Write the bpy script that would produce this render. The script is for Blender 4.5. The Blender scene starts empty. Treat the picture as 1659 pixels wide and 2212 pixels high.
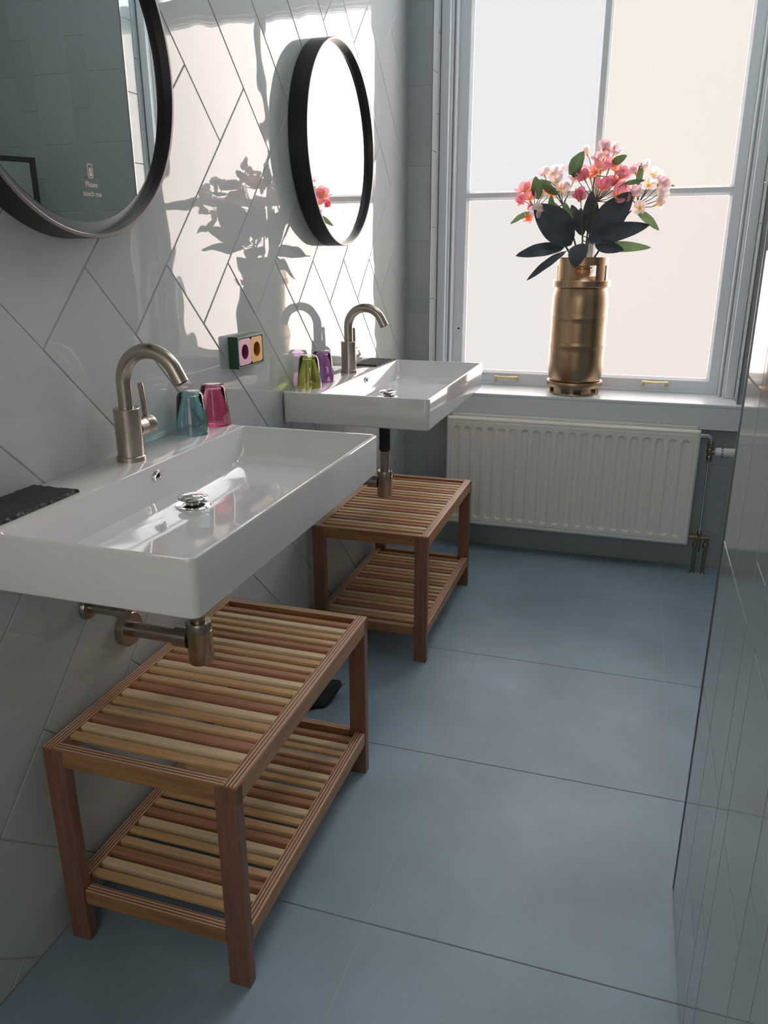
import bpy, bmesh, math, random
from mathutils import Vector, Matrix
random.seed(7)
SC = bpy.context.scene
COL = SC.collection
PI = math.pi

# ------------------------------------------------------------------ camera
FPX = 1680.92
RX, RY, RZ = (0.952575, 0.304292, -0.002706), (0.093828, -0.30216, -0.948628), (-0.289477, 0.903386, -0.316381)
CAM = Vector((1.01219, -1.79677, 1.3270))
cd = bpy.data.cameras.new('camera'); cd.sensor_fit = 'VERTICAL'; cd.sensor_height = 36.0
cd.lens = FPX / 2212 * 36.0; cd.clip_start = 0.02
co = bpy.data.objects.new('camera', cd); COL.objects.link(co)
co.matrix_world = Matrix(((RX[0], -RY[0], -RZ[0], CAM.x), (RX[1], -RY[1], -RZ[1], CAM.y), (RX[2], -RY[2], -RZ[2], CAM.z), (0, 0, 0, 1)))
SC.camera = co

# ------------------------------------------------------------------ world, lights, exposure
SC.view_settings.view_transform = 'Standard'; SC.view_settings.look = 'None'
SC.view_settings.gamma = 1.0; SC.view_settings.exposure = 0.0
try: SC.view_settings.use_curve_mapping = False
except Exception: pass
SC.cycles.use_denoising = True
SC.cycles.max_bounces = 14; SC.cycles.transparent_max_bounces = 24; SC.cycles.glossy_bounces = 8
SC.cycles.sample_clamp_indirect = 6.0
SC.cycles.caustics_reflective = True; SC.cycles.caustics_refractive = True
wd = bpy.data.worlds.new('sky'); SC.world = wd; wd.use_nodes = True
nt = wd.node_tree; nt.nodes.clear()
# overcast daylight: cool to the left, warm where the low sun stands on the right
tcw = nt.nodes.new('ShaderNodeTexCoord'); sep = nt.nodes.new('ShaderNodeSeparateXYZ'); rmp = nt.nodes.new('ShaderNodeValToRGB')
dot = nt.nodes.new('ShaderNodeVectorMath'); dot.operation = 'DOT_PRODUCT'; dot.inputs[1].default_value = (0.80, 0.35, -0.48)
nt.links.new(tcw.outputs['Generated'], dot.inputs[0]); nt.links.new(dot.outputs['Value'], rmp.inputs[0])
rmp.color_ramp.elements[0].position = 0.0; rmp.color_ramp.elements[0].color = (0.84, 0.87, 0.90, 1)
rmp.color_ramp.elements[1].position = 0.62; rmp.color_ramp.elements[1].color = (0.98, 0.80, 0.69, 1)
bg = nt.nodes.new('ShaderNodeBackground'); bg.inputs['Strength'].default_value = 1.0
wo = nt.nodes.new('ShaderNodeOutputWorld')
nt.links.new(rmp.outputs[0], bg.inputs[0]); nt.links.new(bg.outputs[0], wo.inputs[0])

def area(name, loc, target, sx, sy, energy, color):
    l = bpy.data.lights.new(name, 'AREA'); l.shape = 'RECTANGLE'; l.size = sx; l.size_y = sy
    l.energy = energy; l.color = color
    o = bpy.data.objects.new(name, l); COL.objects.link(o); o.location = loc
    o.rotation_euler = (Vector(target) - Vector(loc)).to_track_quat('-Z', 'Y').to_euler()
    return o
area('rear_fill', (0.66, -2.36, 1.55), (0.66, 0.0, 1.65), 0.9, 1.2, 6.0, (1.0, 0.91, 0.80))  # added warm fill from behind the camera, no doorway stands there
area('overhead_fill', (1.15, 0.55, 3.10), (1.15, 0.56, 0.0), 0.8, 1.2, 6.5, (0.95, 0.98, 1.0))  # added soft fill from above, not a lamp of the room
area('window_daylight', (0.80, 2.60, 2.00), (0.78, 0.0, 1.1), 2.2, 2.8, 820.0, (1.0, 0.84, 0.79))
PANE_LOW = 0.90      # glow of the frosted lower panes
PANE_TOP = 5.0       # glow of the upper sash
CLEAR = 0.40         # share of daylight the frosted glass lets straight through

# ------------------------------------------------------------------ helpers
def lin(r, g, b):
    f = lambda c: c / 12.92 if c <= 0.04045 else ((c + 0.055) / 1.055) ** 2.4
    return (f(r / 255), f(g / 255), f(b / 255), 1)

class Nodes:
    def __init__(s, name):
        s.m = bpy.data.materials.new(name); s.m.use_nodes = True
        s.t = s.m.node_tree; s.t.nodes.clear(); s.out = s.n('OutputMaterial')
    def n(s, kind, **kw):
        x = s.t.nodes.new('ShaderNode' + kind)
        for k, v in kw.items():
            if k in x.inputs: x.inputs[k].default_value = v
            else: setattr(x, k, v)
        return x
    def l(s, a, b): s.t.links.new(a, b)
    def ramp(s, fac, stops):
        r = s.n('ValToRGB'); e = r.color_ramp.elements
        while len(e) < len(stops): e.new(0.5)
        for el, (p, c) in zip(e, stops): el.position = p; el.color = c
        s.l(fac, r.inputs[0]); return r.outputs[0]

def simple(name, col, rough=0.5, metal=0.0, noise=0.0, nscale=20.0, bump=0.0, bscale=80.0, spec=0.5, aniso=0.0, coat=0.0):
    N = Nodes(name); p = N.n('BsdfPrincipled'); p.inputs['Roughness'].default_value = rough
    p.inputs['Metallic'].default_value = metal; p.inputs['Specular IOR Level'].default_value = spec
    p.inputs['Base Color'].default_value = col; p.inputs['Coat Weight'].default_value = coat
    tc = N.n('TexCoord')
    if noise:
        t = N.n('TexNoise', Scale=nscale, Detail=6.0); N.l(tc.outputs['Object'], t.inputs['Vector'])
        d = tuple(c * (1 - noise) for c in col[:3]) + (1,); u = tuple(min(1, c * (1 + noise)) for c in col[:3]) + (1,)
        N.l(N.ramp(t.outputs['Fac'], [(0.3, d), (0.7, u)]), p.inputs['Base Color'])
    if bump:
        t = N.n('TexNoise', Scale=bscale, Detail=4.0); N.l(tc.outputs['Object'], t.inputs['Vector'])
        b = N.n('Bump', Strength=bump, Distance=0.002); N.l(t.outputs['Fac'], b.inputs['Height']); N.l(b.outputs[0], p.inputs['Normal'])
    N.l(p.outputs[0], N.out.inputs[0]); return N.m

def glazed(name, col, rough, wave, wscale, ior=1.5):
    """glazed ceramic: slow waviness in the glaze, a little tone drift from piece to piece"""
    N = Nodes(name); p = N.n('BsdfPrincipled'); p.inputs['Roughness'].default_value = rough
    p.inputs['IOR'].default_value = ior; p.inputs['Coat Weight'].default_value = 0.0; p.inputs['Coat Roughness'].default_value = 0.004
    oi = N.n('ObjectInfo'); tc = N.n('TexCoord')
    d = tuple(c * 0.955 for c in col[:3]) + (1,); u = tuple(c * 1.04 for c in col[:3]) + (1,)
    N.l(N.ramp(oi.outputs['Random'], [(0.0, d), (1.0, u)]), p.inputs['Base Color'])
    off = N.n('VectorMath', operation='ADD')
    sc = N.n('VectorMath', operation='SCALE'); cmb = N.n('CombineXYZ')
    N.l(oi.outputs['Random'], cmb.inputs[0]); N.l(oi.outputs['Random'], cmb.inputs[1]); N.l(cmb.outputs[0], sc.inputs[0]); sc.inputs['Scale'].default_value = 30.0
    N.l(tc.outputs['Object'], off.inputs[0]); N.l(sc.outputs[0], off.inputs[1])
    t = N.n('TexNoise', Scale=wscale, Detail=1.0, Roughness=0.4); N.l(off.outputs[0], t.inputs['Vector'])
    b = N.n('Bump', Strength=1.0, Distance=wave); N.l(t.outputs['Fac'], b.inputs['Height']); N.l(b.outputs[0], p.inputs['Normal']); N.l(b.outputs[0], p.inputs['Coat Normal'])
    N.l(p.outputs[0], N.out.inputs[0]); return N.m

def wood(name, c0, c1, axis, scale=(4, 60, 60), ply=None, rough=0.42):
    """grain stretched along one axis; ply = axis across which plywood layers alternate"""
    N = Nodes(name); p = N.n('BsdfPrincipled'); p.inputs['Roughness'].default_value = rough
    tc = N.n('TexCoord'); mp = N.n('Mapping'); s = [90, 90, 90]; s[axis] = 5.0
    mp.inputs['Scale'].default_value = s
    oi = N.n('ObjectInfo'); cm = N.n('CombineXYZ'); ml = N.n('Math', operation='MULTIPLY'); ml.inputs[1].default_value = 37.0
    N.l(oi.outputs['Random'], ml.inputs[0])
    for i in range(3): N.l(ml.outputs[0], cm.inputs[i])
    N.l(cm.outputs[0], mp.inputs['Location'])
    N.l(tc.outputs['Object'], mp.inputs['Vector'])
    t = N.n('TexNoise', Scale=1.0, Detail=5.0, Roughness=0.65); N.l(mp.outputs[0], t.inputs['Vector'])
    col = N.ramp(t.outputs['Fac'], [(0.28, c0), (0.72, c1)])
    if ply is not None:
        sx = N.n('SeparateXYZ'); N.l(tc.outputs['Object'], sx.inputs[0])
        m = N.n('Math', operation='MULTIPLY'); m.inputs[1].default_value = 2 * PI / 0.0068; N.l(sx.outputs[ply], m.inputs[0])
        sn = N.n('Math', operation='SINE'); N.l(m.outputs[0], sn.inputs[0])
        h = N.n('Math', operation='MULTIPLY_ADD'); h.inputs[1].default_value = 0.5; h.inputs[2].default_value = 0.5; N.l(sn.outputs[0], h.inputs[0])
        st = N.ramp(h.outputs[0], [(0.35, lin(128, 84, 68)), (0.6, lin(226, 196, 168))])
        mx = N.n('Mix', data_type='RGBA'); mx.inputs[0].default_value = 0.8
        N.l(col, mx.inputs[6]); N.l(st, mx.inputs[7])
        # the layers show on the cut edge that faces up or down
        ge = N.n('NewGeometry'); sz = N.n('SeparateXYZ'); N.l(ge.outputs['Normal'], sz.inputs[0])
        ab = N.n('Math', operation='ABSOLUTE'); N.l(sz.outputs[2], ab.inputs[0])
        gt = N.n('Math', operation='GREATER_THAN'); gt.inputs[1].default_value = 0.7; N.l(ab.outputs[0], gt.inputs[0])
        m2 = N.n('Mix', data_type='RGBA'); N.l(gt.outputs[0], m2.inputs[0]); N.l(col, m2.inputs[6]); N.l(mx.outputs[2], m2.inputs[7])
        col = m2.outputs[2]
    N.l(col, p.inputs['Base Color'])
    b = N.n('Bump', Strength=0.25, Distance=0.001); N.l(t.outputs['Fac'], b.inputs['Height']); N.l(b.outputs[0], p.inputs['Normal'])
    N.l(p.outputs[0], N.out.inputs[0]); return N.m

def thin_tint(name, col, gloss=0.12, rough=0.02):
    """thin coloured glass wall: tinted see-through plus a surface reflection"""
    N = Nodes(name); t = N.n('BsdfTransparent'); t.inputs[0].default_value = col
    g = N.n('BsdfGlossy'); g.inputs['Roughness'].default_value = rough; g.inputs[0].default_value = (1, 1, 1, 1)
    fr = N.n('Fresnel', IOR=1.5); mx = N.n('MixShader')
    N.l(fr.outputs[0], mx.inputs[0]); N.l(t.outputs[0], mx.inputs[1]); N.l(g.outputs[0], mx.inputs[2])
    N.l(mx.outputs[0], N.out.inputs[0]); return N.m

def frosted(name, glow, strength):
    """frosted pane: part of the daylight is scattered into an even glow, part passes straight through"""
    N = Nodes(name); e = N.n('Emission'); e.inputs[0].default_value = glow; e.inputs[1].default_value = strength
    r = N.n('BsdfTransparent'); a = N.n('MixShader'); a.inputs[0].default_value = CLEAR
    N.l(e.outputs[0], a.inputs[1]); N.l(r.outputs[0], a.inputs[2])
    g = N.n('BsdfGlossy', Roughness=0.35); g.inputs[0].default_value = (1, 1, 1, 1)
    fr = N.n('Fresnel', IOR=1.35); mx = N.n('MixShader')
    N.l(fr.outputs[0], mx.inputs[0]); N.l(a.outputs[0], mx.inputs[1]); N.l(g.outputs[0], mx.inputs[2])
    N.l(mx.outputs[0], N.out.inputs[0]); return N.m

def petal_mat(name, edge, mid, heart):
    N = Nodes(name); p = N.n('BsdfPrincipled'); p.inputs['Roughness'].default_value = 0.5
    tc = N.n('TexCoord'); s = N.n('SeparateXYZ'); N.l(tc.outputs['Object'], s.inputs[0])
    c = N.ramp(s.outputs[1], [(0.02, heart), (0.38, mid), (0.72, edge)]); N.l(c, p.inputs['Base Color'])
    tr = N.n('BsdfTranslucent'); N.l(c, tr.inputs[0]); mx = N.n('MixShader'); mx.inputs[0].default_value = 0.45
    N.l(p.outputs[0], mx.inputs[1]); N.l(tr.outputs[0], mx.inputs[2]); N.l(mx.outputs[0], N.out.inputs[0]); return N.m

def leaf_mat(name, c0, c1, trans):
    N = Nodes(name); p = N.n('BsdfPrincipled'); p.inputs['Roughness'].default_value = 0.42
    tc = N.n('TexCoord'); t = N.n('TexNoise', Scale=18.0, Detail=3.0); N.l(tc.outputs['Object'], t.inputs['Vector'])
    c = N.ramp(t.outputs['Fac'], [(0.3, c0), (0.7, c1)]); N.l(c, p.inputs['Base Color'])
    tr = N.n('BsdfTranslucent'); N.l(c, tr.inputs[0]); mx = N.n('MixShader'); mx.inputs[0].default_value = trans
    N.l(p.outputs[0], mx.inputs[1]); N.l(tr.outputs[0], mx.inputs[2]); N.l(mx.outputs[0], N.out.inputs[0]); return N.m

# ---- geometry
class G:
    """collects geometry; every build() is one mesh object"""
    def __init__(s): s.v = []; s.f = []
    def add(s, vs, fs):
        o = len(s.v); s.v += [tuple(x) for x in vs]; s.f += [tuple(i + o for i in f) for f in fs]; return s
    def box(s, x0, x1, y0, y1, z0, z1, r=0.0, seg=2):
        if r <= 0:
            v = [(x, y, z) for x in (x0, x1) for y in (y0, y1) for z in (z0, z1)]
            return s.add(v, [(0, 1, 3, 2), (4, 6, 7, 5), (0, 4, 5, 1), (2, 3, 7, 6), (0, 2, 6, 4), (1, 5, 7, 3)])
        bm = bmesh.new(); bmesh.ops.create_cube(bm, size=1.0)
        for v in bm.verts: v.co = Vector(((x0 + x1) / 2 + v.co.x * (x1 - x0), (y0 + y1) / 2 + v.co.y * (y1 - y0), (z0 + z1) / 2 + v.co.z * (z1 - z0)))
        bmesh.ops.bevel(bm, geom=bm.edges[:], offset=r, segments=seg, affect='EDGES', profile=0.5)
        bm.verts.index_update(); s.add([v.co for v in bm.verts], [[v.index for v in f.verts] for f in bm.faces]); bm.free(); return s
    def loops(s, L, closed=True, cap0=False, cap1=False):
        n = len(L[0]); vs = [p for l in L for p in l]; fs = []
        for i in range(len(L) - 1):
            for j in range(n if closed else n - 1):
                k = (j + 1) % n; fs.append((i * n + j, i * n + k, (i + 1) * n + k, (i + 1) * n + j))
        if cap0: fs.append(tuple(range(n))[::-1])
        if cap1: fs.append(tuple((len(L) - 1) * n + j for j in range(n)))
        return s.add(vs, fs)
    def lathe(s, prof, c=(0, 0, 0), n=40, axis='z', cap0=False, cap1=False):
        L = []
        for r, h in prof:
            l = []
            for k in range(n):
                a = 2 * PI * k / n; u, w = r * math.cos(a), r * math.sin(a)
                p = (u, w, h) if axis == 'z' else (h, u, w) if axis == 'x' else (w, h, u)
                l.append((c[0] + p[0], c[1] + p[1], c[2] + p[2]))
            L.append(l)
        return s.loops(L, True, cap0, cap1)
    def tube(s, pts, r, n=12, cap=True):
        pts = [Vector(p) for p in pts]; rs = r if isinstance(r, (list, tuple)) else [r] * len(pts)
        t = (pts[1] - pts[0]).normalized(); u = t.orthogonal().normalized(); L = []
        for i, p in enumerate(pts):
            a = pts[max(0, i - 1)]; b = pts[min(len(pts) - 1, i + 1)]; t2 = (b - a).normalized()
            q = t.rotation_difference(t2); u = (q @ u).normalized(); t = t2; w = t.cross(u)
            L.append([p + rs[i] * (math.cos(2 * PI * k / n) * u + math.sin(2 * PI * k / n) * w) for k in range(n)])
        return s.loops(L, True, cap, cap)
    def arcwall(s, r0, r1, z0, z1, a0, a1, n=16, c=(0, 0)):
        L = []
        for i in range(n + 1):
            a = a0 + (a1 - a0) * i / n; ca, sa = math.cos(a), math.sin(a)
            L.append([(c[0] + r * ca, c[1] + r * sa, z) for r, z in ((r0, z0), (r1, z0), (r1, z1), (r0, z1))])
        return s.loops(L, True, True, True)
    def mesh(s, name, smooth=None):
        m = bpy.data.meshes.new(name); m.from_pydata(s.v, [], s.f); m.update()
        bm = bmesh.new(); bm.from_mesh(m); bmesh.ops.recalc_face_normals(bm, faces=bm.faces[:])
        if smooth is not None:
            for f in bm.faces: f.smooth = True
            for e in bm.edges:
                if len(e.link_faces) == 2 and e.calc_face_angle(0) > smooth: e.smooth = False
        bm.to_mesh(m); bm.free(); return m
    def build(s, name, mat, parent=None, smooth=None):
        return link(name, s.mesh(name, smooth), mat, parent)

def link(name, mesh, mat, parent=None, M=None):
    if mat is not None and not mesh.materials: mesh.materials.append(mat)
    o = bpy.data.objects.new(name, mesh); COL.objects.link(o)
    if parent is not None: o.parent = parent
    if M is not None: o.matrix_basis = M
    return o
def thing(name, label, cat, loc=(0, 0, 0), rz=0.0, group=None):
    o = bpy.data.objects.new(name, None); COL.objects.link(o); o.empty_display_size = 0.05
    o.location = loc; o.rotation_euler = (0, 0, rz); tag(o, label, cat, group); return o
def tag(o, label, cat, group=None):
    o['label'] = label; o['category'] = cat
    if group: o['group'] = group
    return o
def struct(o, label, cat):
    o['kind'] = 'structure'; return tag(o, label, cat)
def dup(o, parent=None, loc=None, label=None):
    c = o.copy(); COL.objects.link(c)
    if parent is not None: c.parent = parent
    if loc is not None: c.location = loc
    if label: c['label'] = label
    for ch in list(o.children): dup(ch, c)
    return c
def rrect(x0, x1, y0, y1, r, z, n=6):
    out = []
    for cx, cy, a in ((x1 - r, y1 - r, 0), (x0 + r, y1 - r, PI / 2), (x0 + r, y0 + r, PI), (x1 - r, y0 + r, 1.5 * PI)):
        for k in range(n + 1):
            b = a + PI / 2 * k / n; out.append((cx + r * math.cos(b), cy + r * math.sin(b), z))
    return out
def pix(u, v, y):
    """photo pixel (1659 x 2212) to a point on the vertical plane at depth y"""
    a, b = (u - 829.5) / FPX, (v - 1106) / FPX
    d = Vector([RX[i] * a + RY[i] * b + RZ[i] for i in range(3)])
    return CAM + d * ((y - CAM.y) / d.y)

# ------------------------------------------------------------------ materials
M_GROUT = simple('grout', lin(176, 178, 174), 0.85, noise=0.08, nscale=60)
M_TILE = glazed('glazed_wall_tile', lin(192, 200, 199), 0.015, 0.0016, 6.5, 1.48)
M_TILEV = glazed('glazed_upright_tile', lin(160, 170, 172), 0.06, 0.00035, 6.0)
M_FLOOR = simple('slate_blue_porcelain', lin(142, 166, 182), 0.48, noise=0.14, nscale=3.2, bump=0.22, bscale=420, spec=0.4)
M_FGROUT = simple('floor_grout', lin(178, 186, 188), 0.9)
M_PAINT = simple('grey_white_paint', lin(222, 231, 237), 0.28)
M_CEIL = simple('ceiling_paint', lin(228, 228, 224), 0.8)
M_BACK = simple('plain_wall_paint', lin(190, 192, 188), 0.7)
M_METAL = simple('brushed_steel', lin(176, 166, 156), 0.28, 1.0, noise=0.05, nscale=120)
M_CHROME = simple('chrome', lin(225, 225, 225), 0.06, 1.0)
M_TRIM = simple('trim_metal', lin(160, 160, 162), 0.3, 1.0)
M_CER = simple('white_ceramic', lin(226, 227, 227), 0.06, coat=0.3)
M_BLACK = simple('black_metal', lin(42, 42, 46), 0.42, 0.3)
M_LIP = simple('frame_edge_highlight', lin(112, 108, 108), 0.32, 0.6)  # paler than the black frame: the rim's highlight is put into the colour
M_RUBBER = simple('black_rubber', lin(24, 24, 30), 0.5)
M_MIRROR = simple('mirror', lin(236, 240, 238), 0.0, 1.0)
M_BAND = simple('frosted_band', lin(206, 208, 206), 0.16, 1.0)
M_SLATE = simple('black_slate', lin(40, 43, 44), 0.6, noise=0.3, nscale=30, bump=0.8, bscale=60)
M_RAD = simple('radiator_enamel', lin(236, 236, 228), 0.35)
M_BRASS = simple('polished_brass', lin(220, 204, 150), 0.22, 1.0)
M_OLDBR = simple('nickel_brass_valve', lin(150, 138, 118), 0.35, 1.0)
M_PLASTIC = simple('white_plastic', lin(226, 228, 226), 0.4)
M_KEG = simple('copper_gold_keg', lin(176, 150, 122), 0.33, 1.0, noise=0.12, nscale=9, bump=0.05, bscale=14)
M_SLOT = simple('dark_interior', lin(24, 20, 18), 0.8)
M_PLYY = wood('birch_ply_long', lin(150, 104, 66), lin(196, 150, 104), 1, ply=0)
M_PLYX = wood('birch_ply_short', lin(136, 92, 58), lin(184, 138, 92), 0, ply=1)
M_LEG = wood('leg_wood', lin(122, 84, 68), lin(152, 108, 86), 2)
M_SA = wood('slat_tan', lin(204, 166, 126), lin(230, 196, 156), 0)
M_SB = wood('slat_red', lin(164, 116, 92), lin(196, 146, 118), 0)
M_SC = wood('slat_pale', lin(224, 198, 158), lin(244, 224, 190), 0)
M_SD = wood('slat_gold', lin(200, 158, 110), lin(226, 190, 142), 0)
M_GREEN = simple('dark_green_plastic', lin(34, 84, 62), 0.35)
M_PINK = simple('pink_plastic', lin(226, 170, 196), 0.4)
M_YEL = simple('yellow_plastic', lin(224, 162, 22), 0.4)
M_PINKD = simple('deep_pink_plastic', lin(150, 66, 104), 0.4)
M_YELD = simple('deep_yellow_plastic', lin(172, 116, 18), 0.4)
M_TEXT = simple('pale_print', lin(236, 214, 208), 0.6)
M_STEM = simple('stem_green', lin(86, 96, 56), 0.6, noise=0.2, nscale=40)

# ------------------------------------------------------------------ room shell
LY0, WY, WX1, ZC = -2.4, 1.68, 2.36, 3.15        # back of room, window wall, far right wall, ceiling
PX, PY1 = 1.20, -0.312                           # partition face and its free end

# floor: slab of grout with porcelain tiles
xs = [0.0, 0.586, 1.201, 1.80, WX1]; ys = [LY0, -1.8, -1.2, -0.6, 0.0, 0.6, 1.2, WY]
g = G().box(-0.02, WX1, LY0, WY, -0.05, -0.006)
for j in range(len(ys) - 1): g.box(0.0, WX1, ys[j] + 0.0012, ys[j + 1] - 0.0012, -0.007, -0.0007)     # cross joints are raked deeper
fl = struct(g.build('floor', M_FGROUT), 'dark slate-blue porcelain tile floor', 'floor')
for i in range(len(xs) - 1):
    for j in range(len(ys) - 1):
        G().box(xs[i] + 0.0010, xs[i + 1] - 0.0010, ys[j] + 0.0014, ys[j + 1] - 0.0014, -0.012, 0.0, 0.0006, 1).build('tile', M_FLOOR, fl)
struct(G().box(-0.02, WX1 + 0.02, LY0, WY + 0.4, ZC, ZC + 0.05).build('ceiling', M_CEIL), 'plain white ceiling', 'ceiling')
struct(G().box(-0.02, WX1 + 0.02, LY0 - 0.05, LY0, -0.05, ZC).build('wall_back', M_BACK), 'plain wall behind the viewer', 'wall')
struct(G().box(WX1, WX1 + 0.05, LY0, WY, -0.05, ZC).build('wall_right', M_BACK), 'plain far right wall of the shower corner', 'wall')

def prism_tile(poly, axis_pt, nrm, thick, mat, parent, inset=0.0012, jitter=0.0):
    """poly: 2D corners; axis_pt maps (a, b, height) to 3D"""
    n = len(poly); c = (sum(p[0] for p in poly) / n, sum(p[1] for p in poly) / n)
    tx, ty = random.gauss(0, jitter), random.gauss(0, jitter)
    def h(p): return (p[0] - c[0]) * tx + (p[1] - c[1]) * ty
    def inn(d):
        out = []
        for i in range(n):
            a, b, e = poly[i - 1], poly[i], poly[(i + 1) % n]
            d1 = Vector((b[0] - a[0], b[1] - a[1])).normalized(); d2 = Vector((e[0] - b[0], e[1] - b[1])).normalized()
            n1 = Vector((-d1.y, d1.x)); n2 = Vector((-d2.y, d2.x)); m = n1 + n2
            k = max(0.35, m.dot(n1)); out.append((b[0] + m.x * d / k, b[1] + m.y * d / k))
        return out
    p1 = inn(inset)
    L = [[axis_pt(p[0], p[1], 0.0) for p in poly], [axis_pt(p[0], p[1], thick - 0.0008 + h(p)) for p in poly], [axis_pt(p[0], p[1], thick + h(p)) for p in p1]]
    return G().loops(L, True, True, True).build('tile', mat, parent)

def clip(poly, lo, hi):
    def cut(P, f, lim, sgn):
        out = []
        for i in range(len(P)):
            a, b = P[i], P[(i + 1) % len(P)]; ia = sgn * (a[f] - lim) >= 0; ib = sgn * (b[f] - lim) >= 0
            if ia: out.append(a)
            if ia != ib:
                t = (lim - a[f]) / (b[f] - a[f]); out.append((a[0] + (b[0] - a[0]) * t, a[1] + (b[1] - a[1]) * t))
        return out
    for f, lim, s in ((0, lo[0], 1), (0, hi[0], -1), (1, lo[1], 1), (1, hi[1], -1)):
        if poly: poly = cut(poly, f, lim, s)
    return poly

# left wall: herringbone of 20 x 60 tiles laid at 45 degrees
wl = struct(G().box(-0.06, -0.0015, LY0, WY, -0.05, ZC).build('wall_left', M_GROUT), 'glossy pale grey herringbone tile wall', 'wall')
U = 0.198; A0, B0 = 0.373, 0.480; r2 = math.sqrt(2)
def ab(u, v):        # herringbone grid -> wall (y, z)
    a = A0 + u * U; b = B0 - (v + 0.0) * U
    return ((a - b) / r2, (a + b) / r2)
gp = 0.0016 / U
for m in range(-5, 6):
    for k in range(-16, 17):
        # lattice (1,1)*k + (3,-3)*m
        for q in ((0, 3, 0, 1), (0, 1, 1, 4)):
            u0, u1 = q[0] + k + 3 * m, q[1] + k + 3 * m; v0, v1 = q[2] + k - 3 * m - 5, q[3] + k - 3 * m - 5
            P = [ab(u0 + gp, v0 + gp), ab(u1 - gp, v0 + gp), ab(u1 - gp, v1 - gp), ab(u0 + gp, v1 - gp)]
            if (P[1][0] - P[0][0]) * (P[2][1] - P[1][1]) - (P[1][1] - P[0][1]) * (P[2][0] - P[1][0]) < 0: P = P[::-1]
            P = clip(P, (-1.75, 0.003), (WY - 0.002, 2.9))
            Q = []
            for p in P:
                if not Q or math.hypot(p[0] - Q[-1][0], p[1] - Q[-1][1]) > 0.004: Q.append(p)
            if len(Q) > 2 and math.hypot(Q[0][0] - Q[-1][0], Q[0][1] - Q[-1][1]) < 0.004: Q.pop()
            if len(Q) < 3: continue
            ar = abs(sum(Q[i - 1][0] * Q[i][1] - Q[i][0] * Q[i - 1][1] for i in range(len(Q)))) / 2
            if ar < 2e-4: continue
            prism_tile(Q, lambda a, b, h: (-0.0055 + h, a, b), None, 0.0055, M_TILE, wl, jitter=0.0012)

# upright tiles: columns 20 and 10 wide, 30 high
H = 0.303
def columns(parent, cols, z0, z1, axis_pt, skip=None, jitter=0.0006, mat=None):
    for a0, a1, ph in cols:
        k = math.floor((z0 - ph) / H)
        while ph + k * H < z1:
            lo, hi = max(z0, ph + k * H), min(z1, ph + (k + 1) * H); k += 1
            if hi - lo < 0.006: continue
            for (c0, c1, d0, d1) in ([(a0, a1, lo, hi)] if skip is None else skip(a0, a1, lo, hi)):
                if c1 - c0 < 0.008 or d1 - d0 < 0.006: continue
                g = 0.0013
                prism_tile([(c0 + g, d0 + g), (c1 - g, d0 + g), (c1 - g, d1 - g), (c0 + g, d1 - g)], axis_pt, None, 0.0055, mat or M_TILEV, parent, jitter=jitter)

# window wall with its opening
RL, RR, ZS, ZB = 0.113, 1.428, 0.728, 0.622      # reveal left / right, sill top, apron bottom
ZH = 3.02                                        # head of the opening
g = G().box(-0.02, RL - 0.006, WY + 0.0015, WY + 0.40, -0.05, ZC)
g.box(RR + 0.006, WX1, WY + 0.0015, WY + 0.40, -0.05, ZC).box(RL - 0.006, RR + 0.006, WY + 0.0015, WY + 0.40, -0.05, ZB)
g.box(RL - 0.006, RR + 0.006, WY + 0.0015, WY + 0.40, ZH, ZC)
ww = struct(g.build('wall_window', M_GROUT), 'upright grey tile wall around the window', 'wall')
cols = [(0.0065, 0.124, 0.160), (0.124, 0.224, 0.160)]
x = 0.224
while x < WX1 - 0.02:
    cols.append((x, x + 0.202, 0.010)); cols.append((x + 0.202, x + 0.303, 0.160)); x += 0.303
cols = [(a, min(b, WX1), p) for a, b, p in cols]
def hole(a0, a1, lo, hi):
    if a1 <= RL + 0.001 or a0 >= RR - 0.001: return [(a0, a1, lo, hi)]
    out = []
    if a0 < RL: out.append((a0, RL, lo, hi)); a0 = RL
    if a1 > RR: out.append((RR, a1, lo, hi)); a1 = RR
    if lo < ZB: out.append((a0, a1, lo, min(hi, ZB)))
    if hi > ZH: out.append((a0, a1, max(lo, ZH), hi))
    return out
columns(ww, cols, 0.003, ZC - 0.01, lambda a, b, h: (a, WY + 0.0055 - h, b), hole)
# tiled reveals, one wide and one narrow column, and the metal corner strips
RD = 1.805
columns(ww, [(WY + 0.004, WY + 0.085, 0.22), (WY + 0.085, RD, 0.07)], ZS, ZH, lambda a, b, h: (RL - 0.0055 + h, a, b))
columns(ww, [(WY + 0.004, WY + 0.085, 0.22), (WY + 0.085, RD, 0.07)], ZS, ZH, lambda a, b, h: (RR + 0.0055 - h, a, b))
for xx in (RL, RR):
    G().box(xx - 0.003, xx + 0.003, WY - 0.0025, WY + 0.004, ZS + 0.001, ZH, 0.001, 1).build('edge_trim', M_TRIM, ww)

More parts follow.
